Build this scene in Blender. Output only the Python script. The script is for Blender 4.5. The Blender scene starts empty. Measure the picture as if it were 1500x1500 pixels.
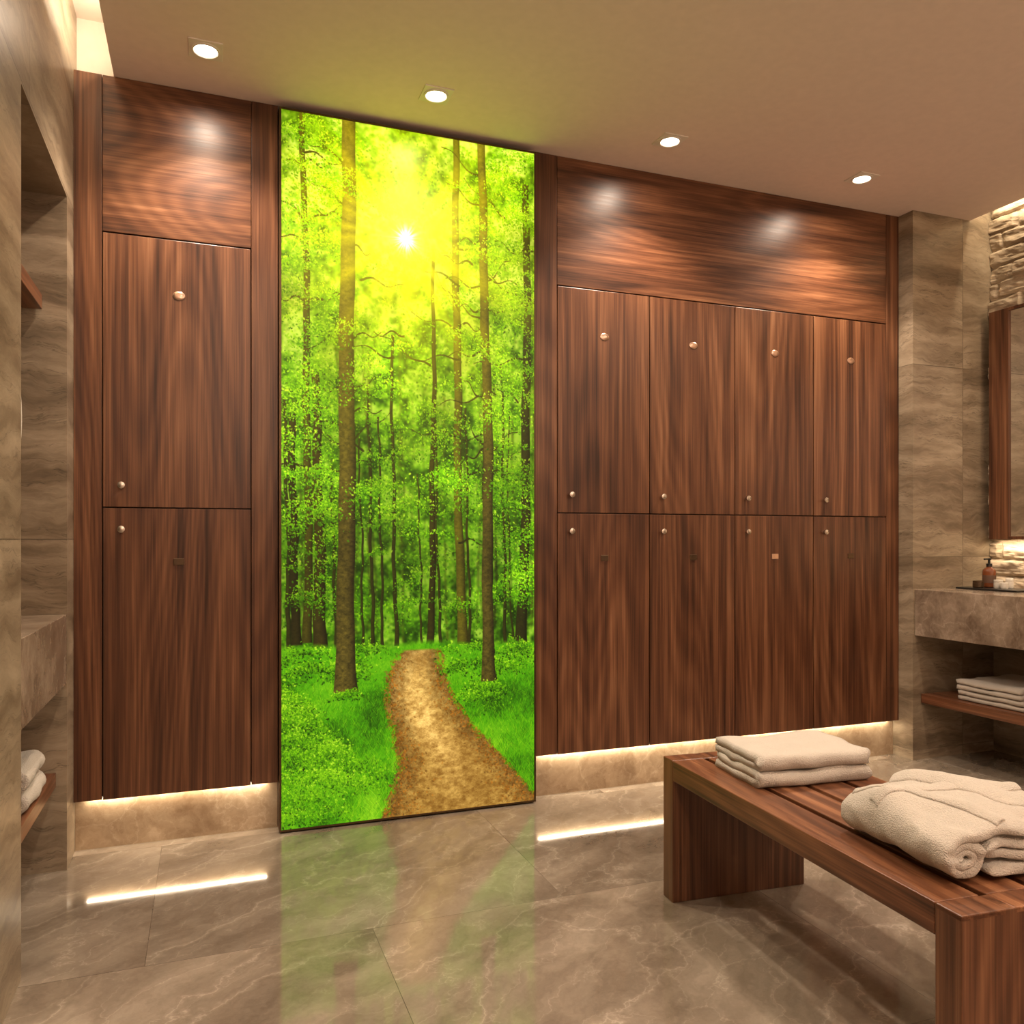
import bpy, bmesh, math, random
import numpy as np
from mathutils import Vector, noise
from mathutils.bvhtree import BVHTree

S = bpy.context.scene
S.view_settings.view_transform = 'Standard'
S.view_settings.look = 'None'
random.seed(4)

# ------------------------------------------------------------------ node helpers
def newmat(name):
    m = bpy.data.materials.new(name); m.use_nodes = True
    nt = m.node_tree; nt.nodes.clear()
    out = nt.nodes.new('ShaderNodeOutputMaterial')
    b = nt.nodes.new('ShaderNodeBsdfPrincipled')
    nt.links.new(b.outputs[0], out.inputs[0])
    return m, nt, b
def N(nt, t): return nt.nodes.new(t)
def L(nt, a, b): nt.links.new(a, b)
def math_(nt, op, a, b=None, c=None):
    n = nt.nodes.new('ShaderNodeMath'); n.operation = op
    for i, v in enumerate((a, b, c)):
        if v is None: continue
        if isinstance(v, (int, float)): n.inputs[i].default_value = v
        else: L(nt, v, n.inputs[i])
    return n.outputs[0]
def vmath(nt, op, a, b):
    n = nt.nodes.new('ShaderNodeVectorMath'); n.operation = op
    for i, v in enumerate((a, b)):
        if isinstance(v, (tuple, list)): n.inputs[i].default_value = v
        else: L(nt, v, n.inputs[i])
    return n.outputs[0]
def ramp(nt, fac, stops):
    n = nt.nodes.new('ShaderNodeValToRGB'); cr = n.color_ramp
    while len(cr.elements) < len(stops): cr.elements.new(0.5)
    for e, (p, c) in zip(cr.elements, stops):
        e.position = p; e.color = (c[0], c[1], c[2], 1) if isinstance(c, (tuple, list)) else (c, c, c, 1)
    L(nt, fac, n.inputs[0]); return n.outputs[0]
def mix(nt, fac, a, b, mode='MIX'):
    n = nt.nodes.new('ShaderNodeMix'); n.data_type = 'RGBA'; n.blend_type = mode
    if isinstance(fac, (int, float)): n.inputs[0].default_value = fac
    else: L(nt, fac, n.inputs[0])
    for i, v in ((6, a), (7, b)):
        if isinstance(v, (tuple, list)): n.inputs[i].default_value = (v[0], v[1], v[2], 1)
        else: L(nt, v, n.inputs[i])
    return n.outputs[2]
def noise_(nt, vec, scale, detail=4, rough=0.5, dist=0.0):
    n = nt.nodes.new('ShaderNodeTexNoise')
    n.inputs['Scale'].default_value = scale; n.inputs['Detail'].default_value = detail
    n.inputs['Roughness'].default_value = rough; n.inputs['Distortion'].default_value = dist
    L(nt, vec, n.inputs['Vector']); return n
def bump(nt, h, strength, dist, b):
    n = nt.nodes.new('ShaderNodeBump'); n.inputs['Strength'].default_value = strength
    n.inputs['Distance'].default_value = dist
    L(nt, h, n.inputs['Height']); L(nt, n.outputs[0], b.inputs['Normal'])

def simple(name, col, rough=0.5, metal=0.0, emis=None, es=0.0, spec=0.5):
    m, nt, b = newmat(name)
    tc = N(nt, 'ShaderNodeTexCoord'); nz = noise_(nt, tc.outputs['Object'], 30, 1)
    c = mix(nt, nz.outputs[0], [x*0.94 for x in col], [min(1, x*1.04) for x in col])
    L(nt, c, b.inputs['Base Color'])
    b.inputs['Roughness'].default_value = rough; b.inputs['Metallic'].default_value = metal
    b.inputs['Specular IOR Level'].default_value = spec
    if emis:
        b.inputs['Emission Color'].default_value = (*emis, 1); b.inputs['Emission Strength'].default_value = es
    return m

def walnut(name, axis, gain=1.0, rough=0.34, rings=6.0, spec=0.45, fig=0.09, big=30, st=0.020):
    m, nt, b = newmat(name)
    tc = N(nt, 'ShaderNodeTexCoord'); oi = N(nt, 'ShaderNodeObjectInfo')
    r = math_(nt, 'MULTIPLY', oi.outputs['Random'], 37.0)
    cb = N(nt, 'ShaderNodeCombineXYZ'); L(nt, r, cb.inputs[0]); L(nt, r, cb.inputs[1]); L(nt, r, cb.inputs[2])
    def sv(k):
        sc = [1.0, 1.0, 1.0]; sc[axis] = k
        return vmath(nt, 'ADD', vmath(nt, 'MULTIPLY', tc.outputs['Object'], tuple(sc)), cb.outputs[0])
    n1 = noise_(nt, sv(fig), 2.4, 1, 0.4, 0.0)
    w = math_(nt, 'MULTIPLY', n1.outputs[0], rings)
    s = math_(nt, 'MULTIPLY_ADD', math_(nt, 'SINE', math_(nt, 'MULTIPLY', w, 6.283)), 0.5, 0.5)
    s2 = math_(nt, 'MULTIPLY_ADD', math_(nt, 'SINE', math_(nt, 'MULTIPLY', w, 33.0)), 0.5, 0.5)
    fib = noise_(nt, sv(0.012), 190, 2, 0.65)
    mid = noise_(nt, sv(st), big, 4, 0.66)
    f = math_(nt, 'MULTIPLY', s, 0.10)
    f = math_(nt, 'MULTIPLY_ADD', s2, 0.075, f)
    f = math_(nt, 'MULTIPLY_ADD', mid.outputs[0], 0.76, f)
    f = math_(nt, 'MULTIPLY_ADD', fib.outputs[0], 0.34, f)
    col = ramp(nt, f, [(0.42, (0.027*gain, 0.0094*gain, 0.0045*gain)), (0.60, (0.088*gain, 0.0325*gain, 0.0145*gain)),
                       (0.73, (0.155*gain, 0.064*gain, 0.0290*gain)), (0.92, (0.28*gain, 0.135*gain, 0.066*gain))])
    hv = math_(nt, 'MULTIPLY_ADD', oi.outputs['Random'], 0.20, 0.90)
    hs = N(nt, 'ShaderNodeHueSaturation'); L(nt, col, hs.inputs['Color']); L(nt, hv, hs.inputs['Value'])
    L(nt, hs.outputs[0], b.inputs['Base Color'])
    rr = math_(nt, 'MULTIPLY_ADD', fib.outputs[0], 0.15, rough-0.07)
    L(nt, rr, b.inputs['Roughness']); b.inputs['Specular IOR Level'].default_value = spec
    bump(nt, fib.outputs[0], 0.10, 0.002, b)
    return m

def strata(name, cols, haxis, tile=(1.2, 0.6), off=(0, 0), rough=0.35, seam=0.5, bandscale=1.0):
    """layered brown-beige stone laid as large tiles; haxis 0 -> runs along X, 1 -> along Y"""
    m, nt, b = newmat(name)
    tc = N(nt, 'ShaderNodeTexCoord'); sp = N(nt, 'ShaderNodeSeparateXYZ'); L(nt, tc.outputs['Object'], sp.inputs[0])
    cb = N(nt, 'ShaderNodeCombineXYZ')
    L(nt, math_(nt, 'ADD', sp.outputs[haxis], off[0]), cb.inputs[0]); L(nt, math_(nt, 'ADD', sp.outputs[2], off[1]), cb.inputs[1])
    br = N(nt, 'ShaderNodeTexBrick'); L(nt, cb.outputs[0], br.inputs['Vector'])
    br.offset = 0.0; br.inputs['Scale'].default_value = 1
    br.inputs['Color1'].default_value = (0, 0, 0, 1); br.inputs['Color2'].default_value = (1, 1, 1, 1)
    br.inputs['Brick Width'].default_value = tile[0]; br.inputs['Row Height'].default_value = tile[1]
    br.inputs['Mortar Size'].default_value = 0.0020; br.inputs['Mortar Smooth'].default_value = 0.2
    tv = vmath(nt, 'MULTIPLY', br.outputs['Color'], (3, 5, 7))
    v = vmath(nt, 'ADD', vmath(nt, 'MULTIPLY', tc.outputs['Object'], (1.0, 1.0, 6.5*bandscale)), tv)
    nw = noise_(nt, vmath(nt, 'MULTIPLY', tc.outputs['Object'], (2.2, 2.2, 2.6)), 1.0, 4, 0.6)
    v = vmath(nt, 'ADD', v, vmath(nt, 'MULTIPLY', nw.outputs['Color'], (0.3, 0.3, 1.3)))
    n1 = noise_(nt, v, 1.3, 8, 0.70, 0.0)
    n2 = noise_(nt, vmath(nt, 'MULTIPLY', v, (0.8, 0.8, 1.6)), 1.4, 6, 0.62, 0.0)
    col = ramp(nt, n1.outputs[0], [(0.31, cols[0]), (0.45, cols[1]), (0.56, cols[2]), (0.72, cols[3])])
    rid = math_(nt, 'ABSOLUTE', math_(nt, 'SUBTRACT', n2.outputs[0], 0.47))
    vein = ramp(nt, rid, [(0.0, 1.0), (0.008, 0.0)])
    col = mix(nt, math_(nt, 'MULTIPLY', vein, 0.55), col, [c*0.40 for c in cols[0]])
    col = mix(nt, math_(nt, 'MULTIPLY', br.outputs['Fac'], seam), col, (0.02, 0.015, 0.01))
    L(nt, col, b.inputs['Base Color']); b.inputs['Roughness'].default_value = rough
    bump(nt, n1.outputs[0], 0.15, 0.01, b)
    return m

def marble(name, cols, veincol, scale=1.0, rough=0.2, tiles=None, veinamt=0.5, spec=0.5, grout=0.6, ior=1.5):
    m, nt, b = newmat(name)
    tc = N(nt, 'ShaderNodeTexCoord')
    base = tc.outputs['Object']
    val = None
    if tiles:
        mp = N(nt, 'ShaderNodeMapping'); L(nt, base, mp.inputs[0]); mp.inputs['Location'].default_value = (tiles[2], tiles[3], 0)
        br = N(nt, 'ShaderNodeTexBrick'); L(nt, mp.outputs[0], br.inputs['Vector'])
        br.offset = tiles[4]; br.inputs['Scale'].default_value = 1
        br.inputs['Color1'].default_value = (0, 0, 0, 1); br.inputs['Color2'].default_value = (1, 1, 1, 1)
        br.inputs['Brick Width'].default_value = tiles[0]; br.inputs['Row Height'].default_value = tiles[1]
        br.inputs['Mortar Size'].default_value = 0.0010; br.inputs['Mortar Smooth'].default_value = 0.1
        val = br.outputs['Color']
        base2 = vmath(nt, 'ADD', base, vmath(nt, 'MULTIPLY', val, (7, 11, 3)))
    else: base2 = base
    rt = N(nt, 'ShaderNodeMapping'); L(nt, base2, rt.inputs[0]); rt.inputs['Rotation'].default_value = (0, 0, math.radians(-38))
    st = vmath(nt, 'MULTIPLY', rt.outputs[0], (0.75, 1.9, 1.4))
    nw = noise_(nt, base2, 2.4*scale, 6, 0.62, 0.0)
    wv = vmath(nt, 'ADD', st, vmath(nt, 'MULTIPLY', nw.outputs['Color'], (0.55/scale, 0.55/scale, 0.55/scale)))
    n1 = noise_(nt, wv, 2.0*scale, 8, 0.68, 0.0)
    vo = N(nt, 'ShaderNodeTexVoronoi'); vo.feature = 'DISTANCE_TO_EDGE'; vo.inputs['Scale'].default_value = 1.5*scale
    L(nt, wv, vo.inputs['Vector'])
    vo2 = N(nt, 'ShaderNodeTexVoronoi'); vo2.feature = 'DISTANCE_TO_EDGE'; vo2.inputs['Scale'].default_value = 4.3*scale
    L(nt, wv, vo2.inputs['Vector'])
    v1 = ramp(nt, vo.outputs['Distance'], [(0.0, 0.9), (0.006, 0.3), (0.03, 0.0)])
    v2 = ramp(nt, vo2.outputs['Distance'], [(0.0, 0.55), (0.010, 0.12), (0.04, 0.0)])
    msk = ramp(nt, n1.outputs[0], [(0.42, 0.05), (0.60, 1.0)])
    col = ramp(nt, n1.outputs[0], [(0.30, cols[0]), (0.45, cols[1]), (0.57, cols[2]), (0.74, cols[3])])
    vv = math_(nt, 'MAXIMUM', math_(nt, 'MULTIPLY', v1, math_(nt, 'MULTIPLY_ADD', msk, 0.7, 0.3)), math_(nt, 'MULTIPLY', v2, msk))
    col = mix(nt, math_(nt, 'MULTIPLY', vv, veinamt), col, veincol)
    if tiles:
        hs = N(nt, 'ShaderNodeHueSaturation'); L(nt, col, hs.inputs['Color'])
        L(nt, math_(nt, 'MULTIPLY_ADD', val, 0.36, 0.82), hs.inputs['Value'])
        col = mix(nt, math_(nt, 'MULTIPLY', br.outputs['Fac'], grout), hs.outputs[0], (0.03, 0.024, 0.018))
    L(nt, col, b.inputs['Base Color'])
    rr = math_(nt, 'MULTIPLY_ADD', n1.outputs[0], 0.05, rough-0.025)
    L(nt, rr, b.inputs['Roughness']); b.inputs['Specular IOR Level'].default_value = spec; b.inputs['IOR'].default_value = ior
    return m

W_V = walnut('walnut_vertical', 2, gain=1.0)
W_H = walnut('walnut_horizontal', 0, gain=1.15, rings=5, fig=0.2, big=20, st=0.06)
W_Y = walnut('walnut_lengthwise', 1, gain=1.45)
W_BV = walnut('walnut_bench_leg', 2, gain=1.0)
ST = ((0.105, 0.075, 0.047), (0.205, 0.155, 0.103), (0.31, 0.245, 0.170), (0.46, 0.375, 0.272))
STONE_Y = strata('taupe_stone_side', ST, 1, tile=(1.3, 1.17), off=(0.1, 0.05))
STONE_X = strata('taupe_stone_face', ST, 0, tile=(1.3, 0.98), off=(0.2, 0.93))
FLOOR = marble('floor_marble', ((0.125, 0.098, 0.072), (0.205, 0.165, 0.126), (0.275, 0.226, 0.176), (0.40, 0.34, 0.272)),
               (0.66, 0.58, 0.48), 1.0, 0.065, tiles=(1.2, 0.9, 0.15, 0.35, 0.5), veinamt=0.5, spec=0.5, grout=0.35, ior=2.05)
PLINTH = marble('plinth_marble', ((0.22, 0.14, 0.080), (0.33, 0.232, 0.145), (0.45, 0.335, 0.22), (0.60, 0.47, 0.33)),
                (0.75, 0.62, 0.46), 1.6, 0.25, veinamt=0.5)
COUNTER = marble('counter_marble', ((0.12, 0.082, 0.056), (0.21, 0.155, 0.112), (0.30, 0.23, 0.17), (0.46, 0.37, 0.29)),
                 (0.6, 0.5, 0.4), 2.2, 0.2, veinamt=0.5)
PLASTER = simple('ceiling_plaster', (0.79, 0.66, 0.585), 0.9, spec=0.1)
DARK = simple('shadow_gap_black', (0.012, 0.007, 0.005), 0.7)
STEEL = simple('brushed_nickel', (0.62, 0.56, 0.50), 0.25, 1.0)
COPPER = simple('copper_tag', (0.72, 0.50, 0.38), 0.28, 1.0)
BRONZE = simple('dark_bronze', (0.12, 0.08, 0.05), 0.35, 0.9)
LED = simple('led_diffuser', (1, 0.9, 0.7), 0.5, emis=(1.0, 0.82, 0.58), es=1.8)
LAMP = simple('lamp_lens', (1, 0.95, 0.85), 0.5, emis=(1.0, 0.90, 0.76), es=10.0)
AMBER = simple('amber_glass', (0.16, 0.045, 0.015), 0.12)
BLACKP = simple('black_plastic', (0.012, 0.011, 0.010), 0.3)
WHITEC = simple('white_ceramic', (0.72, 0.66, 0.58), 0.25)
GLASS = simple('mirror_glass', (0.86, 0.86, 0.84), 0.02, 1.0)

def terry(name, col):
    m, nt, b = newmat(name)
    tc = N(nt, 'ShaderNodeTexCoord'); n1 = noise_(nt, tc.outputs['Object'], 330, 1, 0.7); n2 = noise_(nt, tc.outputs['Object'], 14, 2)
    c = mix(nt, n2.outputs[0], [x*0.86 for x in col], [x*1.08 for x in col]); c = mix(nt, n1.outputs[0], c, [x*1.1 for x in col])
    L(nt, c, b.inputs['Base Color']); b.inputs['Roughness'].default_value = 0.95
    b.inputs['Sheen Weight'].default_value = 0.2; b.inputs['Specular IOR Level'].default_value = 0.1
    bump(nt, n1.outputs[0], 0.8, 0.005, b); return m
TERRY = terry('terry_cloth', (0.55, 0.50, 0.44))

# ------------------------------------------------------------------ mesh helpers
def obj(name, me, mat, parent=None, loc=(0, 0, 0), smooth=False):
    o = bpy.data.objects.new(name, me); S.collection.objects.link(o)
    for m in (mat if isinstance(mat, (list, tuple)) else [mat]): me.materials.append(m)
    o.location = loc
    if parent: o.parent = parent
    if smooth:
        for p in me.polygons: p.use_smooth = True
    return o
def root(name, loc=(0, 0, 0), rz=0):
    e = bpy.data.objects.new(name, None); S.collection.objects.link(e); e.location = loc
    e.rotation_euler = (0, 0, rz); e.empty_display_size = 0.1; return e
def box(name, x0, x1, y0, y1, z0, z1, mat, parent=None, bev=0.0):
    bm = bmesh.new(); bmesh.ops.create_cube(bm, size=1)
    bmesh.ops.scale(bm, vec=(x1-x0, y1-y0, z1-z0), verts=bm.verts)
    if bev: bmesh.ops.bevel(bm, geom=bm.edges[:], offset=bev, segments=2, affect='EDGES', profile=0.5)
    me = bpy.data.meshes.new(name); bm.to_mesh(me); bm.free()
    return obj(name, me, mat, parent, ((x0+x1)/2, (y0+y1)/2, (z0+z1)/2))
def boxes(name, lst, mat, parent=None):
    bm = bmesh.new()
    for (x0, x1, y0, y1, z0, z1) in lst:
        r = bmesh.ops.create_cube(bm, size=1)
        for v in r['verts']:
            v.co = Vector(((x0+x1)/2+v.co.x*(x1-x0), (y0+y1)/2+v.co.y*(y1-y0), (z0+z1)/2+v.co.z*(z1-z0)))
    me = bpy.data.meshes.new(name); bm.to_mesh(me); bm.free()
    return obj(name, me, mat, parent)
def lathe(name, prof, mat, parent=None, loc=(0, 0, 0), seg=40, axis='Z'):
    vs, fs = [], []
    for r, z in prof:
        for i in range(seg):
            a = 2*math.pi*i/seg; p = (r*math.cos(a), r*math.sin(a), z)
            if axis == 'Y': p = (p[0], -p[2], p[1])
            vs.append(p)
    n = len(prof)
    for j in range(n-1):
        for i in range(seg):
            k = (i+1) % seg; fs.append((j*seg+i, j*seg+k, (j+1)*seg+k, (j+1)*seg+i))
    fs.append(tuple(range(seg-1, -1, -1))); fs.append(tuple((n-1)*seg+i for i in range(seg)))
    me = bpy.data.meshes.new(name); me.from_pydata(vs, [], fs); me.update()
    bm = bmesh.new(); bm.from_mesh(me); bmesh.ops.recalc_face_normals(bm, faces=bm.faces[:]); bm.to_mesh(me); bm.free()
    o = obj(name, me, mat, parent, loc, smooth=True)
    m = o.modifiers.new('es', 'EDGE_SPLIT'); m.split_angle = math.radians(40); return o

def sheet(name, path, th, length, nseg, mat, parent=None, loc=(0, 0, 0), amp=0.003, seed=0, plane='YZ', shape=None):
    """thick cloth sheet: 2D path (a,z) swept along the other horizontal axis"""
    P = [Vector((p[0], p[1])) for p in path]; n = len(P); A, B = [], []
    for i in range(n):
        t = (P[min(n-1, i+1)]-P[max(0, i-1)]).normalized(); nn = Vector((-t.y, t.x))
        k = th/2*(0.75 if i in (0, n-1) else 1)
        A.append(P[i]+nn*k); B.append(P[i]-nn*k)
    loop = A+B[::-1]; m = len(loop); vs, fs = [], []
    zmin = min(p.y for p in loop)
    for s in range(nseg+1):
        u = s/nseg*2-1; pos = u*length/2
        for p in loop:
            a, z, l = p.x, p.y, pos
            if shape: a, z, l = shape(a, z, u, pos)
            q = Vector((a*9+seed*3.1, l*9, z*9+seed))
            dn = noise.noise(q)*amp+noise.noise(q*2.7)*amp*0.5
            dl = noise.noise(Vector((a*16+seed, z*40, 7)))*amp*1.5
            z2 = z+dn if z > zmin+0.004 else z
            v = (l+dl, a+dn, z2) if plane == 'YZ' else (a+dn, l+dl, z2)
            vs.append(v)
    for s in range(nseg):
        for i in range(m):
            k = (i+1) % m; fs.append((s*m+i, s*m+k, (s+1)*m+k, (s+1)*m+i))
    for s in (0, nseg):
        for i in range(n-1):
            fs.append((s*m+i, s*m+i+1, s*m+m-2-i, s*m+m-1-i))
    me = bpy.data.meshes.new(name); me.from_pydata(vs, [], fs); me.update()
    bm = bmesh.new(); bm.from_mesh(me); bmesh.ops.recalc_face_normals(bm, faces=bm.faces[:])
    bm.to_mesh(me); bm.free()
    return obj(name, me, mat, parent, loc, smooth=True)
def serp(d, th, layers, z0=0.0, step=None):
    step = step or th*1.04; pts = []; r = step/2; z = z0+th/2
    for l in range(layers):
        rng = np.linspace(d/2, -d/2, 14) if l % 2 == 0 else np.linspace(-d/2, d/2, 14)
        for y in rng: pts.append((y, z))
        if l < layers-1:
            sgn = -1 if l % 2 == 0 else 1
            for a in np.linspace(-90, 90, 9)[1:-1]:
                pts.append((sgn*(d/2+r*0.9*math.cos(math.radians(a))), z+r+r*math.sin(math.radians(a))))
        z += step
    return pts
def towel_stack(name, loc, w, d, n, th=0.019, rz=0.0):
    rt = root(name, loc, rz); z = 0.0
    for i in range(n):
        sheet('towel_%d' % (i+1), serp(d-th, th, 2, z), th, w*(1-0.02*i), 26, TERRY, rt, (random.uniform(-.004, .004), random.uniform(-.005, .005), 0), 0.007, seed=i*5+len(name)+loc[0])
        z += th*2.1
    return rt

def area(name, loc, rot, sx, sy, e, col=(1, 0.80, 0.56), parent=None, shape='RECTANGLE', spread=None):
    l = bpy.data.lights.new(name, 'AREA'); l.shape = shape; l.size = sx
    if shape == 'RECTANGLE': l.size_y = sy
    l.energy = e; l.color = col
    if spread: l.spread = math.radians(spread)
    o = bpy.data.objects.new(name, l); S.collection.objects.link(o); o.location = loc; o.rotation_euler = rot
    if parent: o.parent = parent
    return o

# ------------------------------------------------------------------ room
XL, XR = -0.44, 3.92
YB, YF = 3.35, -1.8
ZC, ZU = 2.79, 3.02
boxes('floor', [(-0.95, 4.05, YF, YB, -0.1, 0)], FLOOR)
boxes('wall_back', [(-0.95, 4.05, YB, YB+0.1, 0, ZU)], PLASTER)
boxes('wall_left', [(-0.95, XL, YF, 2.39, 0, ZU), (-0.95, XL, 2.39, 3.125, 2.28, ZU), (-0.95, XL, 3.125, YB, 0, ZU),
                    (-0.95, -0.86, 2.39, 3.125, 0, 2.28)], STONE_Y)
boxes('wall_right', [(XR, 4.05, YF, YB, 0, ZU)], STONE_Y)
boxes('wall_front', [(-0.95, 4.05, YF-0.1, YF, 0, ZU)], PLASTER)
boxes('ceiling', [(-0.31, 3.75, YF, YB, ZC, ZC+0.05), (-0.95, 4.05, YF, YB, ZU, ZU+0.08)], PLASTER)
boxes('stone_pillar', [(3.36, XR, 3.18, YB, 0, ZU)], STONE_X)

def cladding():
    ny, nz = 200, 260; y0, y1, z0, z1 = 0.6, 3.178, 0.87, 3.0
    vs, fs = [], []
    for j in range(nz+1):
        z = z0+(z1-z0)*j/nz
        for i in range(ny+1):
            y = y0+(y1-y0)*i/ny
            zz = z+0.03*noise.noise(Vector((y*2.5, z*2, 0)))
            row = math.floor(zz/0.085); fr = zz/0.085-row
            c = noise.cell(Vector((math.floor(y/0.23+row*0.37), row, 3.3)))
            fy = (y/0.23+row*0.37) % 1.0
            edge = min(1, min(fr, 1-fr)*7)*min(1, min(fy, 1-fy)*14)
            d = 0.012+0.03*edge*(0.4+0.6*abs(c))+0.012*noise.noise(Vector((y*9, z*30, 1)))+0.006*noise.noise(Vector((y*30, z*70, 5)))
            vs.append((XR-max(0.002, d), y, z))
    for j in range(nz):
        for i in range(ny):
            a = j*(ny+1)+i; fs.append((a, a+ny+1, a+ny+2, a+1))
    me = bpy.data.meshes.new('stone_cladding'); me.from_pydata(vs, [], fs); me.update()
    cm = strata('split_stone', ((0.18, 0.125, 0.08), (0.32, 0.245, 0.165), (0.46, 0.365, 0.26), (0.60, 0.50, 0.37)), 1, tile=(50, 50), off=(10, 10), rough=0.75, seam=0)
    obj('stone_cladding', me, cm)
cladding()

# ------------------------------------------------------------------ lockers
D = 3.27
ZB, ZM, ZT = 0.188, 1.235, 2.225
def lockers(x_left, xs, x_right, led_y=3.2975):
    rt = root('locker_cabinet', ((x_left+x_right)/2, 3.3, 0)); ox, oy = rt.location.x, 3.3
    def B(n, a, b, c, d, e, f, m, bev=0.0): return box(n, a-ox, b-ox, c-oy, d-oy, e, f, m, rt, bev)
    B('carcass', x_left+.004, x_right-.004, 3.29, 3.349, ZB+.003, ZC-.002, DARK)
    B('stile_left', x_left, xs[0]-.001, D-.001, 3.29, ZB-.003, ZC-.001, W_V, .0012)
    B('stile_right', xs[-1]+.001, x_right, D-.001, 3.29, ZB-.003, ZC-.001, W_V, .0012)
    B('header_panel', xs[0]+.001, xs[-1]-.001, D, 3.29, ZT+.004, ZC-.001, W_H, .0012)
    g = 0.0024; k = 1
    for i in range(len(xs)-1):
        xa, xb = xs[i], xs[i+1]; xc = (xa+xb)/2
        B('door_upper_%d' % (i+1), xa+g, xb-g, D-.002, 3.288, ZM+.0022, ZT-.002, W_V, .0015)
        B('door_lower_%d' % (i+1), xa+g, xb-g, D-.002, 3.288, ZB-.004, ZM-.0022, W_V, .0015)
        for z in (1.315, 1.156):
            lathe('knob_%d' % k, [(.006, 0), (.005, .008), (.0075, .011), (.0125, .014), (.0135, .019), (.0125, .023), (.004, .025)], STEEL, rt, (xa+.063-ox, D-.002-oy, z), 24, 'Y')
            k += 1
        t = lathe('tag_upper_%d' % (i+1), [(.0195, 0), (.0195, .002), (.018, .003), (.004, .0033)], COPPER, rt, (xc-ox, D-.002-oy, 2.02), 28, 'Y'); t.scale = (1.1, 1, .8)
        B('tag_lower_%d' % (i+1), xc-.019, xc+.019, D-.005, D-.001, 1.024, 1.050, COPPER if i in (2,) else BRONZE, .002)
    B('led_strip', x_left+.03, x_right-.03, 3.291, 3.305, ZB-.003, ZB+.002, LED)
    area('led_strip_light', (0, led_y-oy, ZB-.0045), (0, 0, 0), x_right-x_left-.08, .016, 2.0*(x_right-x_left), (1, .83, .60), rt)
    return rt
lockers(-0.4395, [-0.348, 0.1625], 0.260)
lockers(1.316, [1.432, 1.890, 2.351, 2.811, 3.275], 3.358)
boxes('baseboard_back', [(-0.4395, 0.262, 3.308, 3.349, 0, ZB+.002), (1.314, 3.359, 3.308, 3.349, 0, ZB+.002)], PLINTH)
boxes('trim_panel_recess', [(0.264, 1.312, 3.292, 3.349, 0, ZC-.001)], DARK)

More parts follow.
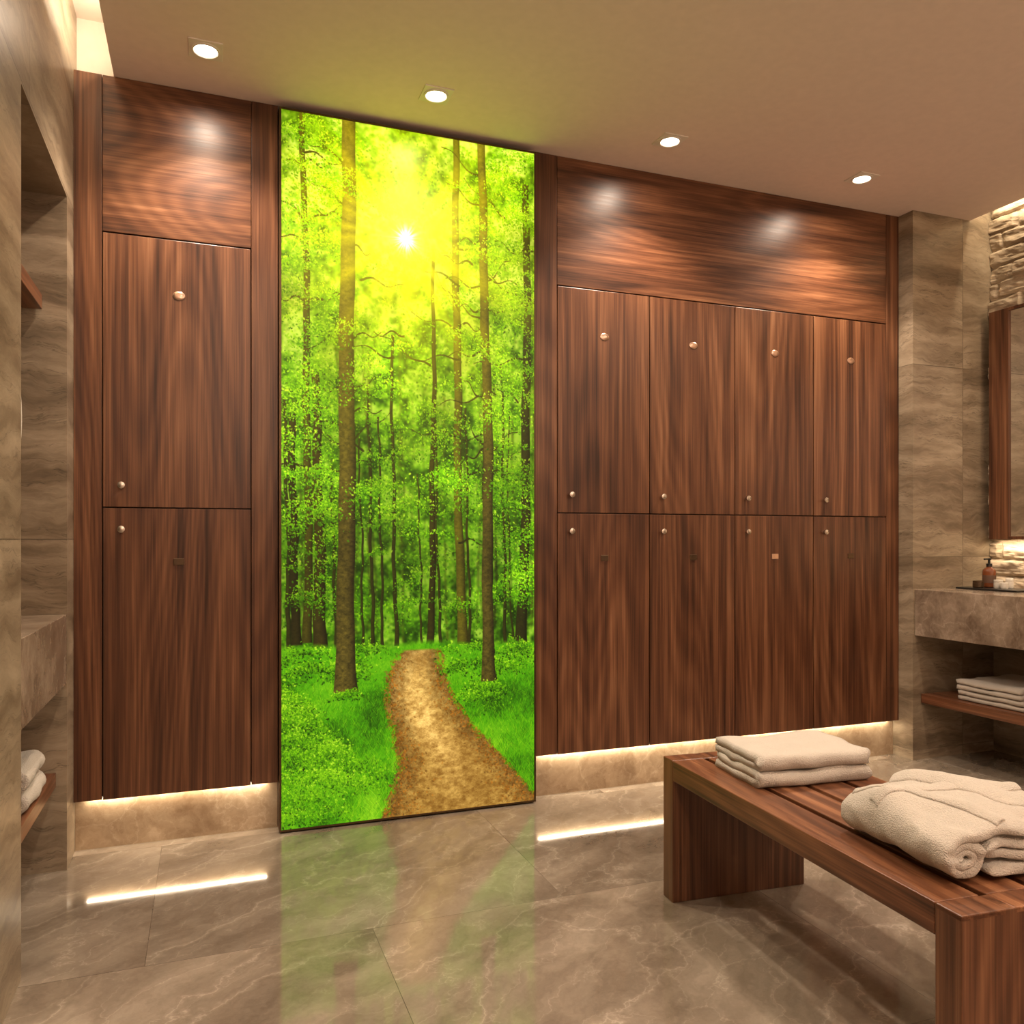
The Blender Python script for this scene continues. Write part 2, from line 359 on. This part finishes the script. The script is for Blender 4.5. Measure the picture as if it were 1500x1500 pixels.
# ------------------------------------------------------------------ forest light panel
def paint_forest(W=660, H=1720):
    R = np.random.RandomState(11)
    def vn(cy, cx):
        g = R.rand(cy+2, cx+2); y = np.linspace(0, cy, H, endpoint=False); x = np.linspace(0, cx, W, endpoint=False)
        yi = y.astype(int); xi = x.astype(int); fy = (y-yi)[:, None]; fx = (x-xi)[None, :]
        fy = fy*fy*(3-2*fy); fx = fx*fx*(3-2*fx)
        a = g[yi][:, xi]; b = g[yi][:, xi+1]; c = g[yi+1][:, xi]; d = g[yi+1][:, xi+1]
        return (a*(1-fx)+b*fx)*(1-fy)+(c*(1-fx)+d*fx)*fy
    def fbm(cy, cx, o=5, p=0.55):
        s = 0; a = 1; t = 0
        for i in range(o):
            s = s+a*vn(min(H, cy*2**i), min(W, cx*2**i)); t += a; a *= p
        return s/t
    def blur(im, k):
        for ax in (0, 1):
            acc = im*1.0
            for q in range(1, k+1): acc = acc+np.roll(im, q, ax)+np.roll(im, -q, ax)
            im = acc/(2*k+1)
        return im
    Y, X = np.mgrid[0:H, 0:W]; T = (Y+.5)/H; Sx = (X+.5)/W; asp = H/W
    SUN = (0.465, 0.158)
    dsun = np.sqrt((Sx-SUN[0])**2+((T-SUN[1])*asp)**2)
    img = np.zeros((H, W, 3), np.float32)
    n = fbm(34, 13, 7, .78)
    c0 = np.array([.08, .20, .01]); c1 = np.array([.36, .62, .04]); c2 = np.array([.88, .98, .40])
    up = np.clip(1-T/.45, 0, 1)
    lum = np.clip((n-.5)*4.6+.34+.30*up+.40*np.exp(-dsun*1.8), 0, 1)
    lum = np.minimum(lum, .66+.5*up+.1)[..., None]
    img[:] = np.where(lum < .5, c0+(c1-c0)*lum*2, c1+(c2-c1)*(lum*2-1))
    BARK = np.clip(fbm(300, 90, 3, .7), 0, 1)
    def trunk(s0, s1, w0, w1, t0, t1, col, curve=0.0, soft=1.5, bark=0.5, flare_=.6):
        y0, y1 = int(t0*H), int(t1*H); k = ((np.arange(y0, y1)-y0)/max(1, y1-y0))[:, None]
        c = (s0+(s1-s0)*k+curve*np.sin(k*math.pi)+.0035*np.sin(k*13+s0*50)+.0015*np.sin(k*41+s1*90))*W
        flare = 1+flare_*np.exp(-(1-k)*28)
        hw = (w0+(w1-w0)*k)*W/2*flare
        xx = X[y0:y1]; d = (xx-c)/hw
        a = np.clip((1-np.abs(d))*hw/soft, 0, 1)[..., None]
        sh = (1.05-.45*d*d-.25*d)[..., None]
        bk = (1-bark*.5+bark*BARK[y0:y1])[..., None]
        img[y0:y1] = img[y0:y1]*(1-a)+np.clip(np.array(col)*sh*bk, 0, 1)*a
    sprites = []
    for i in range(60):
        s = R.uniform(1.4, 4.6); el = R.uniform(.35, .75); an = R.uniform(0, math.pi); r = int(s)+2
        yy, xx = np.mgrid[-r:r+1, -r:r+1]
        u = xx*math.cos(an)+yy*math.sin(an); v = -xx*math.sin(an)+yy*math.cos(an)
        sprites.append((r, np.clip(1.15-((u/s)**2+(v/(s*el))**2), 0, 1)[..., None]))
    def leaf(x, y, col, al=1.0):
        r, m = sprites[R.randint(60)]
        x = int(x); y = int(y)
        xa, xb, ya, yb = max(0, x-r), min(W, x+r+1), max(0, y-r), min(H, y+r+1)
        if xa >= xb or ya >= yb: return
        m = m[ya-(y-r):yb-(y-r), xa-(x-r):xb-(x-r)]
        img[ya:yb, xa:xb] = img[ya:yb, xa:xb]*(1-m*al)+col*m*al
    G = [np.array(c) for c in ([.04, .13, .00], [.15, .34, .01], [.32, .60, .02], [.52, .79, .05], [.78, .95, .20])]
    def gcol(v):
        v = min(max(v, 0), .999)*4; i = int(v); return G[i]+(G[i+1]-G[i])*(v-i)
    def clump(s, t, rs, rt_, cnt, base, spread=.22):
        aa = R.normal(0, .5, cnt); bb = R.normal(0, .5, cnt); order = np.argsort(-bb+R.normal(0, .3, cnt))
        droop = R.uniform(-.3, .3)
        for i in order:
            a, b = aa[i], bb[i]
            ss = s+a*rs; tt = t+b*rt_+abs(a)*rt_*.8+a*droop*rt_
            d = math.hypot(ss-SUN[0], (tt-SUN[1])*asp)
            v = base+.30*math.exp(-d*1.8)-.24*b+R.uniform(-spread, spread)
            leaf(ss*W, tt*H, gcol(v))
    def branch(s, t, ds, dt, w, col):
        n_ = 60
        for i in range(n_):
            k = i/n_; x = (s+ds*k)*W; y = (t+dt*k+.004*math.sin(k*9+s*30))*H; r = max(.7, w*(1-k))
            xa, xb, ya, yb = int(max(0, x-r)), int(min(W, x+r+1)), int(max(0, y-r)), int(min(H, y+r+1))
            if xa < xb and ya < yb: img[ya:yb, xa:xb] = img[ya:yb, xa:xb]*.3+np.array(col)*.7
    for i in range(34):
        s = R.rand(); w = R.uniform(.005, .014); top = R.uniform(.22, .5); g = R.uniform(.5, 1.2)
        trunk(s, s+R.uniform(-.03, .03), w*.7, w, top, R.uniform(.72, .752), (.24*g, .30*g, .05*g), R.uniform(-.012, .012), flare_=.2)
    for i in range(420):
        t = R.uniform(0, .74); clump(R.rand(), t, R.uniform(.04, .12), R.uniform(.012, .030), 50, R.uniform(.28, .58))
    img[:] = blur(img, 3)                      # distant wood is out of focus
    for i in range(330):
        t = R.uniform(0, .74); clump(R.rand(), t, R.uniform(.03, .10), R.uniform(.010, .024), 44, R.uniform(.28, .60))
    img[:] = blur(img, 1)
    for s, w, t0, t1 in ((.33, .016, .38, .75), (.37, .013, .42, .75), (.42, .018, .30, .752), (.52, .011, .5, .75), (.60, .014, .42, .75),
                         (.72, .014, .40, .755), (.87, .016, .33, .755), (.90, .010, .4, .75), (.29, .012, .45, .75), (.19, .015, .5, .76), (.02, .02, .4, .75)):
        trunk(s-.012, s+.006, w*.7, w, t0, t1, (.17, .17, .04), R.uniform(-.012, .012), flare_=.2)
    trunk(.075, .095, .022, .034, 0, .742, (.24, .22, .05), .006, flare_=.2)
    trunk(.035, .05, .028, .036, .42, .745, (.15, .13, .04), flare_=.2)
    trunk(.12, .14, .030, .050, .36, .755, (.20, .17, .05), .004, flare_=.3)
    trunk(.575, .563, .014, .030, .17, .757, (.17, .15, .04), .004, flare_=.2)
    trunk(.665, .690, .028, .040, 0, .757, (.35, .32, .07), -.006, flare_=.3)
    trunk(.965, .945, .030, .048, .05, .76, (.15, .15, .04), .01, flare_=.2)
    for i in range(70):
        s = R.choice([.08, .24, .68, .78, .95, R.rand()]); t = R.uniform(.05, .6)
        branch(s, t, R.choice([-1, 1])*R.uniform(.08, .22), R.uniform(-.05, .02), 2.2, (.13, .12, .03))
    for i in range(400):
        t = R.uniform(0, .70); s = R.choice([R.rand(), R.uniform(0, .22), R.uniform(.8, 1)]); clump(s, t, R.uniform(.03, .10), R.uniform(.006, .020), 60, R.uniform(.38, .68), .22)
    # ground
    gn = fbm(260, 150, 3, .8); gl = fbm(18, 6, 4, .6)
    horizon = .748+.012*(vn(4, 9)-.5)
    gm = np.clip((T-horizon)*120, 0, 1)[..., None]
    v = np.clip(.22+.45*gn+1.1*(gl-.45), 0, 1)[..., None]
    ga = np.array([.04, .16, .0]); gb = np.array([.30, .64, .02]); gc = np.array([.58, .84, .12])
    img = img*(1-gm)+np.where(v < .5, ga+(gb-ga)*v*2, gb+(gc-gb)*(v*2-1))*gm
    le = np.interp(T[:, 0], [.757, .765, .80, .83, .88, .93, 1.0], [.47, .425, .39, .375, .405, .435, .37])[:, None]
    ri = np.interp(T[:, 0], [.757, .765, .81, .87, .935, 1.0], [.60, .612, .635, .73, .885, 1.03])[:, None]
    def grass(cnt, tmin, tmax, lo, hi, over=.004):
        for _ in range(cnt):
            t = R.uniform(tmin, tmax); s = R.rand(); r_ = min(int(t*H), H-1)
            if le[r_, 0]+over < s < ri[r_, 0]-over: continue
            h = int((3+30*(t-.75)/.25)*R.uniform(.4, 1)); x = s*W; y = int(t*H); sl = R.uniform(-.7, .7)
            c = gcol(R.uniform(lo, hi)+.6*(gl[r_, min(W-1, int(x))]-.5))
            for q in range(h):
                yy = y-q; xx = int(x+sl*q+.02*sl*q*q)
                if 0 <= xx < W and 0 <= yy < H: img[yy, xx] = img[yy, xx]*.35+c*.65
    grass(7000, .76, 1.0, .2, .75)
    je = (fbm(130, 50, 4, .75)-.5)*.10
    edged = np.minimum(Sx-le+je, ri-Sx+je)
    pm = np.clip(edged*50, 0, 1)*np.clip((T-.757)*300, 0, 1); pm = pm[..., None]
    pn = np.clip((fbm(160, 40, 5, .80)-.5)*2.0+.5, 0, 1)[..., None]
    pc = np.array([.56, .37, .12])*(1-pn)+np.array([.86, .66, .31])*pn
    mid_ = (le+ri)/2
    pc = pc*(.70+.32*np.clip(edged/.11, 0, 1))[..., None]
    hi = np.exp(-((Sx-mid_+.02)/.075)**2-((T-.845)/.09)**2)[..., None]
    pc = pc*(.92+.12*hi)+np.array([.42, .42, .36])*hi*.55*(.6+.6*pn)
    img = img*(1-pm)+pc*pm
    for _ in range(3000):
        t = .76+.24*R.rand()**.7; r_ = min(int(t*H), H-1)
        w_ = ri[r_, 0]-le[r_, 0]; s = mid_[r_, 0]+w_*.5*R.choice([-1, 1])*(1-abs(R.normal(0, .24)))
        leaf(s*W, t*H, np.array([.66, .38, .09])*R.uniform(.4, 1.35), .5)
    trunk(.795, .805, .036, .046, .45, .812, (.20, .15, .06))
    for s, t, rs, rt_, cnt, b in ([(R.uniform(0, .36), R.uniform(.75, .79), .06, .009, 90, R.uniform(.33, .6)) for _ in range(26)] +
                                  [(R.uniform(.64, 1.0), R.uniform(.75, .79), .06, .009, 90, R.uniform(.33, .6)) for _ in range(26)] +
                                  [(.34*(k/70)*R.uniform(.0, 1.1), .81+.13*k/70+R.uniform(-.01, .01), .07, .013, 150, R.uniform(.36, .70)) for k in range(70)] +
                                  [(R.uniform(.70, .84), R.uniform(.81, .85), .05, .009, 110, R.uniform(.4, .6)) for _ in range(9)] +
                                  [(R.uniform(0, .20), R.uniform(.92, .99), .09, .014, 140, R.uniform(.4, .64)) for _ in range(12)]):
        clump(s, t, rs, rt_, cnt, b, .28)
    grass(4200, .80, 1.0, .4, .85, .018)
    trunk(.245, .235, .052, .072, 0, .815, (.33, .28, .10), -.002, bark=.9, flare_=.35)
    trunk(.768, .800, .034, .050, 0, .812, (.30, .26, .09), .012, bark=.9, flare_=.35)
    for s in (.235, .80):
        for _ in range(5): clump(s+R.uniform(-.05, .05), .815+R.uniform(-.004, .006), .04, .005, 60, .5, .25)
    for (s, t) in ((.2, .30), (.30, .36), (.22, .08), (.80, .14), (.74, .30), (.86, .40), (.10, .40), (.34, .52), (.05, .22), (.12, .55), (.92, .5), (.7, .5), (.93, .22), (.93, .08), (.6, .43), (.45, .56)):
        for _ in range(6): clump(s+R.uniform(-.08, .08), t+R.uniform(-.02, .02), .09, .014, 85, R.uniform(.45, .72), .22)
    # large masses of shade and sun in the canopy
    lf = np.clip((fbm(12, 5, 3, .6)-.5)*2.4, -1, 1)*np.clip((.77-T)*12, 0, 1)
    img = img*(1+.30*lf)[..., None]
    # the sun in the picture
    ang = np.arctan2((T-SUN[1])*asp, Sx-SUN[0]); an = R.rand(72)
    rays = np.interp((ang+math.pi)/(2*math.pi)*72, np.arange(73), np.append(an, an[0]))
    gl1 = np.exp(-(dsun/.31)**1.3)*(.78+.32*rays)
    gl2 = np.exp(-dsun/.55)*(.15+.85*rays)
    tint = np.array([1.0, .95, .03])
    a = np.clip(gl1*.98+gl2*.46, 0, 1)[..., None]
    img = img*(1-a*.66)+tint*a*.86
    img = img+np.array([.20, .16, .0])*np.exp(-dsun/.45)[..., None]
    star = .6+.8*np.interp((ang+math.pi)/(2*math.pi)*72, np.arange(73), np.append(an[::-1], an[-1]))
    img = img+np.exp(-(dsun/(.030*star))**2)[..., None]*np.array([1, 1, 1.3])
    img = img+np.exp(-(dsun/.10)**2)[..., None]*np.array([.3, .25, .26])
    img = np.clip(img, 0, 1)
    px = np.ones((H, W, 4), np.float32); px[..., :3] = img[::-1]
    im = bpy.data.images.new('forest_picture', W, H); im.pixels.foreach_set(px.ravel()); im.update(); im.pack()
    return im
forest = paint_forest()
fm, nt, b = newmat('backlit_forest_print')
ti = N(nt, 'ShaderNodeTexImage'); ti.image = forest; ti.extension = 'EXTEND'
b.inputs['Base Color'].default_value = (0.01, 0.01, 0.01, 1); b.inputs['Roughness'].default_value = 0.35
b.inputs['Specular IOR Level'].default_value = 0.1
L(nt, ti.outputs[0], b.inputs['Emission Color']); b.inputs['Emission Strength'].default_value = 1.0
PX0, PX1, PY, PZ0, PZ1 = 0.2625, 1.3135, 3.225, 0.006, 2.765
pr = root('forest_light_panel', ((PX0+PX1)/2, 3.25, 0)); ox = pr.location.x
FRM = simple('panel_frame_bronze', (0.10, 0.06, 0.03), 0.35, 0.8)
box('housing', PX0-ox, PX1-ox, -0.022, 0.038, PZ0, PZ1, FRM, pr, .001)
fw = .007
for nme, a in (('frame_left', (PX0-ox-.0005, PX0-ox+fw, PZ0, PZ1)), ('frame_right', (PX1-ox-fw, PX1-ox+.0005, PZ0, PZ1)),
               ('frame_bottom', (PX0-ox+fw, PX1-ox-fw, PZ0, PZ0+fw)), ('frame_top', (PX0-ox+fw, PX1-ox-fw, PZ1-fw, PZ1))):
    box(nme, a[0], a[1], -.0265, -.02, a[2], a[3], FRM, pr)
me = bpy.data.meshes.new('printed_face')
me.from_pydata([(PX0-ox+fw, -.0235, PZ0+fw), (PX1-ox-fw, -.0235, PZ0+fw), (PX1-ox-fw, -.0235, PZ1-fw), (PX0-ox+fw, -.0235, PZ1-fw)], [], [(0, 1, 2, 3)])
uv = me.uv_layers.new(name='UVMap')
for i, c in enumerate(((0, 0), (1, 0), (1, 1), (0, 1))): uv.data[i].uv = c
obj('printed_face', me, fm, pr)

# ------------------------------------------------------------------ downlights
TRIM = simple('downlight_trim', (0.75, 0.68, 0.60), 0.5)
WARM = (1, .80, .62)
def downlight(x, y, e_area, e_spot=0):
    r = root('recessed_downlight', (x, y, ZC))
    box('trim_plate', -.055, .055, -.055, .055, -.004, .0005, TRIM, r, .001)
    lathe('bezel', [(.046, -.004), (.046, -.008), (.040, -.009), (.037, -.0055)], TRIM, r)
    lathe('lens', [(.001, -.0062), (.037, -.0062), (.037, -.005), (.001, -.005)], LAMP, r)
    area('lamp', (0, 0, -.011), (0, 0, 0), .072, .072, e_area, WARM, r, 'DISK', 165)
    if e_spot:
        l = bpy.data.lights.new('lamp_beam', 'SPOT'); l.energy = e_spot; l.color = WARM; l.spot_size = math.radians(115); l.spot_blend = .7
        l.shadow_soft_size = .025
        o = bpy.data.objects.new('lamp_beam', l); S.collection.objects.link(o); o.location = (0, 0, -.04); o.parent = r
for x in (0.0, .81, 1.82, 2.84): downlight(x, 2.98, 3.4, 70)
for x in (0.3, 1.6, 2.9): downlight(x, 1.15, 12)
for x in (0.3, 1.6, 2.9): downlight(x, -.7, 17)  # unseen row behind the camera, added for general fill light

# unseen uplighters behind the camera, added as fill to brighten the ceiling
for x in (.6, 2.6):
    r = root('fill_uplighter', (x, YF+.002, 1.9))
    lathe('shade', [(.03, -.10), (.055, -.08), (.075, .02), (.085, .08), (.078, .08), (.07, .03)], BRONZE, r, (0, .095, 0))
    box('backplate', -.05, .05, 0, .015, -.09, .06, BRONZE, r, .003)
    area('fill_lamp', (0, .095, .085), (math.radians(180-25), 0, 0), .13, .13, 30, WARM, r, 'DISK')

# cove lighting
area('cove_light_left', (-0.27, 0.8, ZC+.09), (0, math.radians(100), 0), .03, 4.8, 34, (1, .85, .60))
area('cove_light_right', (3.78, 0.8, ZC+.12), (0, math.radians(-60), 0), .03, 4.6, 40, (1, .83, .58))

# ------------------------------------------------------------------ vanities
def vanity(x0, x1, y0, y1, shelf_x0, shelf_x1, name, support):
    r = root(name, ((x0+x1)/2, (y0+y1)/2, 0)); ox, oy = r.location.x, r.location.y
    box('countertop', x0-ox, x1-ox, y0-oy, y1-oy, .632, .866, COUNTER, r, .002)
    box('lower_shelf', shelf_x0-ox, shelf_x1-ox, y0-oy+.002, y1-oy-.002, .288, .335, W_Y, r, .0015)
    if support: box('support_panel', x0-ox+.02, x1-ox-.002, y0-oy, y0-oy+.06, 0, .632, COUNTER, r, .002)
    return r
vanity(3.37, 3.918, 0.7, 3.178, 3.41, 3.918, 'vanity_counter', True)
vanity(-0.858, -0.4405, 2.392, 3.12, -0.858, -0.472, 'vanity_counter', False)
rs = root('wooden_shelf', (-.68, 2.75, 1.92)); box('board', -.178, .167, -.357, .37, -.03, .02, W_Y, rs, .0015)

mr = root('wall_mirror', (3.86, 2.2, 1.7)); ox, oy, oz = 3.86, 2.2, 1.7
def MB(n, y0, y1, z0, z1, m, x0=3.825, x1=3.878): box(n, x0-ox, x1-ox, y0-oy, y1-oy, z0-oz, z1-oz, m, mr, .001)
MB('frame_side_1', 3.02, 3.13, 1.12, 2.30, W_V); MB('frame_side_2', 1.2, 1.31, 1.12, 2.30, W_V)
MB('frame_top', 1.31, 3.02, 2.285, 2.30, W_V); MB('frame_bottom', 1.31, 3.02, 1.12, 1.135, W_V)
MB('glass', 1.31, 3.02, 1.135, 2.285, GLASS, 3.835, 3.87)
MB('mount', 1.4, 3.0, 1.2, 2.2, DARK, 3.875, 3.918)
area('backlight_lower', (3.86-ox, 2.2-oy, 1.105-oz), (0, math.radians(-25), 0), .02, 1.85, 4.5, (1, .80, .54), mr)

# toiletries
tr = root('serving_tray', (3.70, 2.98, .866))
box('base', -.085, .085, -.17, .17, 0, .010, BLACKP, tr, .003)
bt = root('soap_dispenser_bottle', (3.735, 3.055, .8765))
lathe('body', [(.028, 0), (.031, .003), (.031, .078), (.029, .088), (.020, .097), (.013, .101), (.013, .108)], AMBER, bt)
lathe('label', [(.0314, .022), (.0314, .062)], simple('bottle_label', (.10, .05, .03), .5), bt)
lathe('pump', [(.014, .105), (.014, .120), (.006, .121), (.006, .138), (.010, .139), (.010, .147), (.003, .148)], BLACKP, bt)
box('spout', -.034, .0, -.005, .005, .139, .147, BLACKP, bt, .002)
for i, (x, y, rr, h, m) in enumerate(((3.70, 2.975, .021, .042, WHITEC), (3.745, 2.95, .018, .05, WHITEC), (3.685, 2.93, .017, .030, WHITEC), (3.66, 3.055, .026, .035, BRONZE))):
    j = root('cosmetic_jar', (x, y, .8765))
    lathe('jar', [(rr*.9, 0), (rr, .003), (rr, h*.66), (rr*.85, h*.68)], m, j); lathe('lid', [(rr*.95, h*.68), (rr*.98, h*.7), (rr*.98, h*.96), (rr*.9, h)], m, j)

# ------------------------------------------------------------------ bench
BH = 0.438
ang = math.radians(-3.5)
be = root('wooden_bench', (1.35, 2.25, 0), ang)
BL, BW, TH, LT = 1.150, 0.475, 0.062, 0.062
def BB(n, a, b, c, d, e, f, m): return box(n, a, b, c, d, e, f, m, be, .0025)
BB('leg_far', 0, BW, -LT, 0, 0, BH-.0005, W_BV); BB('leg_near', 0, BW, -BL, -BL+LT, 0, BH-.0005, W_BV)
ns = 4; gp = .018; sw = (BW-gp*(ns-1))/ns
for i in range(ns):
    x = i*(sw+gp); BB('slat_%d' % (i+1), x, x+sw, -BL+LT, -LT, BH-TH, BH, W_Y)
    BB('slat_end_%d' % (i+1), x, x+sw, -BL, -BL+LT-.001, BH-.012, BH+.0002, W_Y)
    BB('slat_tip_%d' % (i+1), x, x+sw, -LT+.001, 0, BH-.012, BH+.0002, W_Y)

towel_stack('folded_towel_stack', (1.60, 1.965, BH+.001), .35, .25, 2, .021, math.radians(-6))
towel_stack('folded_towel_stack', (3.64, 2.83, .336), .34, .40, 2, .024, math.radians(90))
towel_stack('folded_towel_stack', (-.62, 2.80, .336), .26, .26, 2, .030, math.radians(90))

def robe():
    rt = root('folded_bathrobe', (1.36, 1.375, BH+.001), math.radians(-8))
    th = .021; path = []
    cx, cz = .062, .060
    for k in range(0, 66):
        a = math.radians(200-k*13.0); r = .010+.0395*(k/65)
        path.append((cx+r*math.cos(a), cz+r*math.sin(a)))
    x, z = path[-1]
    zt = cz+.050
    for q in np.linspace(.02, 1, 14): path.append((x+(.335-x)*q, z+(zt-z)*min(1, q*2.2)+.010*math.sin(q*math.pi)))
    for a in np.linspace(80, -80, 8): path.append((.335+.013*math.cos(math.radians(a)), zt-.013+.013*math.sin(math.radians(a))))
    for q in np.linspace(0, 1, 12): path.append((.335-(.335-.125)*q, zt-.027))
    for a in np.linspace(100, 260, 7): path.append((.125+.012*math.cos(math.radians(a)), zt-.040+.012*math.sin(math.radians(a))))
    for q in np.linspace(0, 1, 12): path.append((.125+(.335-.125)*q, zt-.053))
    for a in np.linspace(80, -80, 7): path.append((.338+.012*math.cos(math.radians(a)), zt-.066+.012*math.sin(math.radians(a))))
    for q in np.linspace(0, 1, 12): path.append((.335-(.335-.115)*q, zt-.079-.008*q))
    def shp(a, z, u, pos):
        k = 1-.26*abs(u)**3
        wr = .008*math.sin(pos*34+a*22)*min(1, z/.05)
        return (.17+(a-.17)*(1-.07*abs(u)**4), z*(k*.96+.04)+wr*.6, pos*(1-.02*math.sin(a*20)))
    body = sheet('body', path, th, .34, 46, TERRY, rt, (0, 0, 0), .013, seed=3, plane='XZ', shape=shp)
    m = body.modifiers.new('sub', 'SUBSURF'); m.levels = 1; m.render_levels = 1
    bv = BVHTree.FromPolygons([v.co.copy() for v in body.data.vertices], [tuple(p.vertices) for p in body.data.polygons])
    def strip(nm, p0, p1, w, th=.007, n=60, puff=0.0):
        p0 = Vector(p0); p1 = Vector(p1); d = (p1-p0); perp = Vector((-d.y, d.x)).normalized()
        rows = []; M = 8
        for i in range(n+1):
            c = p0+d*i/n; row = []
            for j in range(M+1):
                q = c+perp*w*(j/M-.5)
                hit = bv.ray_cast(Vector((q.x, q.y, .4)), Vector((0, 0, -1)))
                row.append((q.x, q.y, hit[0].z if hit[0] else None))
            if all(r[2] is not None for r in row): rows.append(row)
        A = np.array(rows, float); n = len(rows)-1
        for _ in range(4):
            Z = A[:, :, 2]; Zs = Z.copy(); Zs[1:-1] = (Z[:-2]+Z[1:-1]*2+Z[2:])/4; A[:, :, 2] = np.maximum(Z, Zs)
        prof = np.sin(np.linspace(0, math.pi, M+1))[None, :]
        A[:, :, 2] += .0025+puff*prof
        fs = []
        for i in range(n):
            for j in range(M):
                a = i*(M+1)+j; fs.append((a, a+1, a+M+2, a+M+1))
        me = bpy.data.meshes.new(nm); me.from_pydata([tuple(v) for v in A.reshape(-1, 3)], [], fs); me.update()
        o = obj(nm, me, TERRY, rt, smooth=True)
        s = o.modifiers.new('sol', 'SOLIDIFY'); s.thickness = th; s.offset = 1
        o.modifiers.new('sub', 'SUBSURF').levels = 1
    strip('sleeve', (.14, .165), (.33, -.13), .085, .013, 60, .014)
    strip('belt_1', (.012, .05), (.35, .0), .040, .012, 70, .006)
    strip('belt_2', (.05, .155), (.16, -.16), .036, .012, 60, .006)
robe()

def hanging():
    r = root('hanging_bathrobe', (-.53, 2.62, 0))
    vs, fs = [], []; prof = [(1.70, .012), (1.67, .03), (1.62, .05), (1.50, .062), (1.40, .058), (1.38, .05)]
    n = 28
    for z, w in prof:
        for i in range(n):
            a = 2*math.pi*i/n; k = 1+.12*math.sin(a*5+z*6)
            vs.append((w*.8*k*math.cos(a), w*1.6*k*math.sin(a), z))
    for j in range(len(prof)-1):
        for i in range(n): fs.append((j*n+i, j*n+(i+1) % n, (j+1)*n+(i+1) % n, (j+1)*n+i))
    fs.append(tuple(range(n))); fs.append(tuple((len(prof)-1)*n+i for i in range(n-1, -1, -1)))
    me = bpy.data.meshes.new('cloth'); me.from_pydata(vs, [], fs); me.update()
    o = obj('cloth', me, TERRY, r, smooth=True); s = o.modifiers.new('sub', 'SUBSURF'); s.levels = 2; s.render_levels = 2
    lathe('hook_rod', [(.004, 1.69), (.004, 1.891)], BRONZE, r)
hanging()

# ------------------------------------------------------------------ world + camera
w = bpy.data.worlds.new('world'); S.world = w; w.use_nodes = True
w.node_tree.nodes['Background'].inputs[0].default_value = (.9, .7, .5, 1); w.node_tree.nodes['Background'].inputs[1].default_value = .05
c = bpy.data.cameras.new('camera'); c.sensor_width = 36; c.lens = 28.8; c.shift_y = 0.0267; c.clip_start = .02
co = bpy.data.objects.new('camera', c); S.collection.objects.link(co)
co.location = (0, 0, 1.12); co.rotation_euler = (math.radians(90), 0, math.radians(-20.5)); S.camera = co
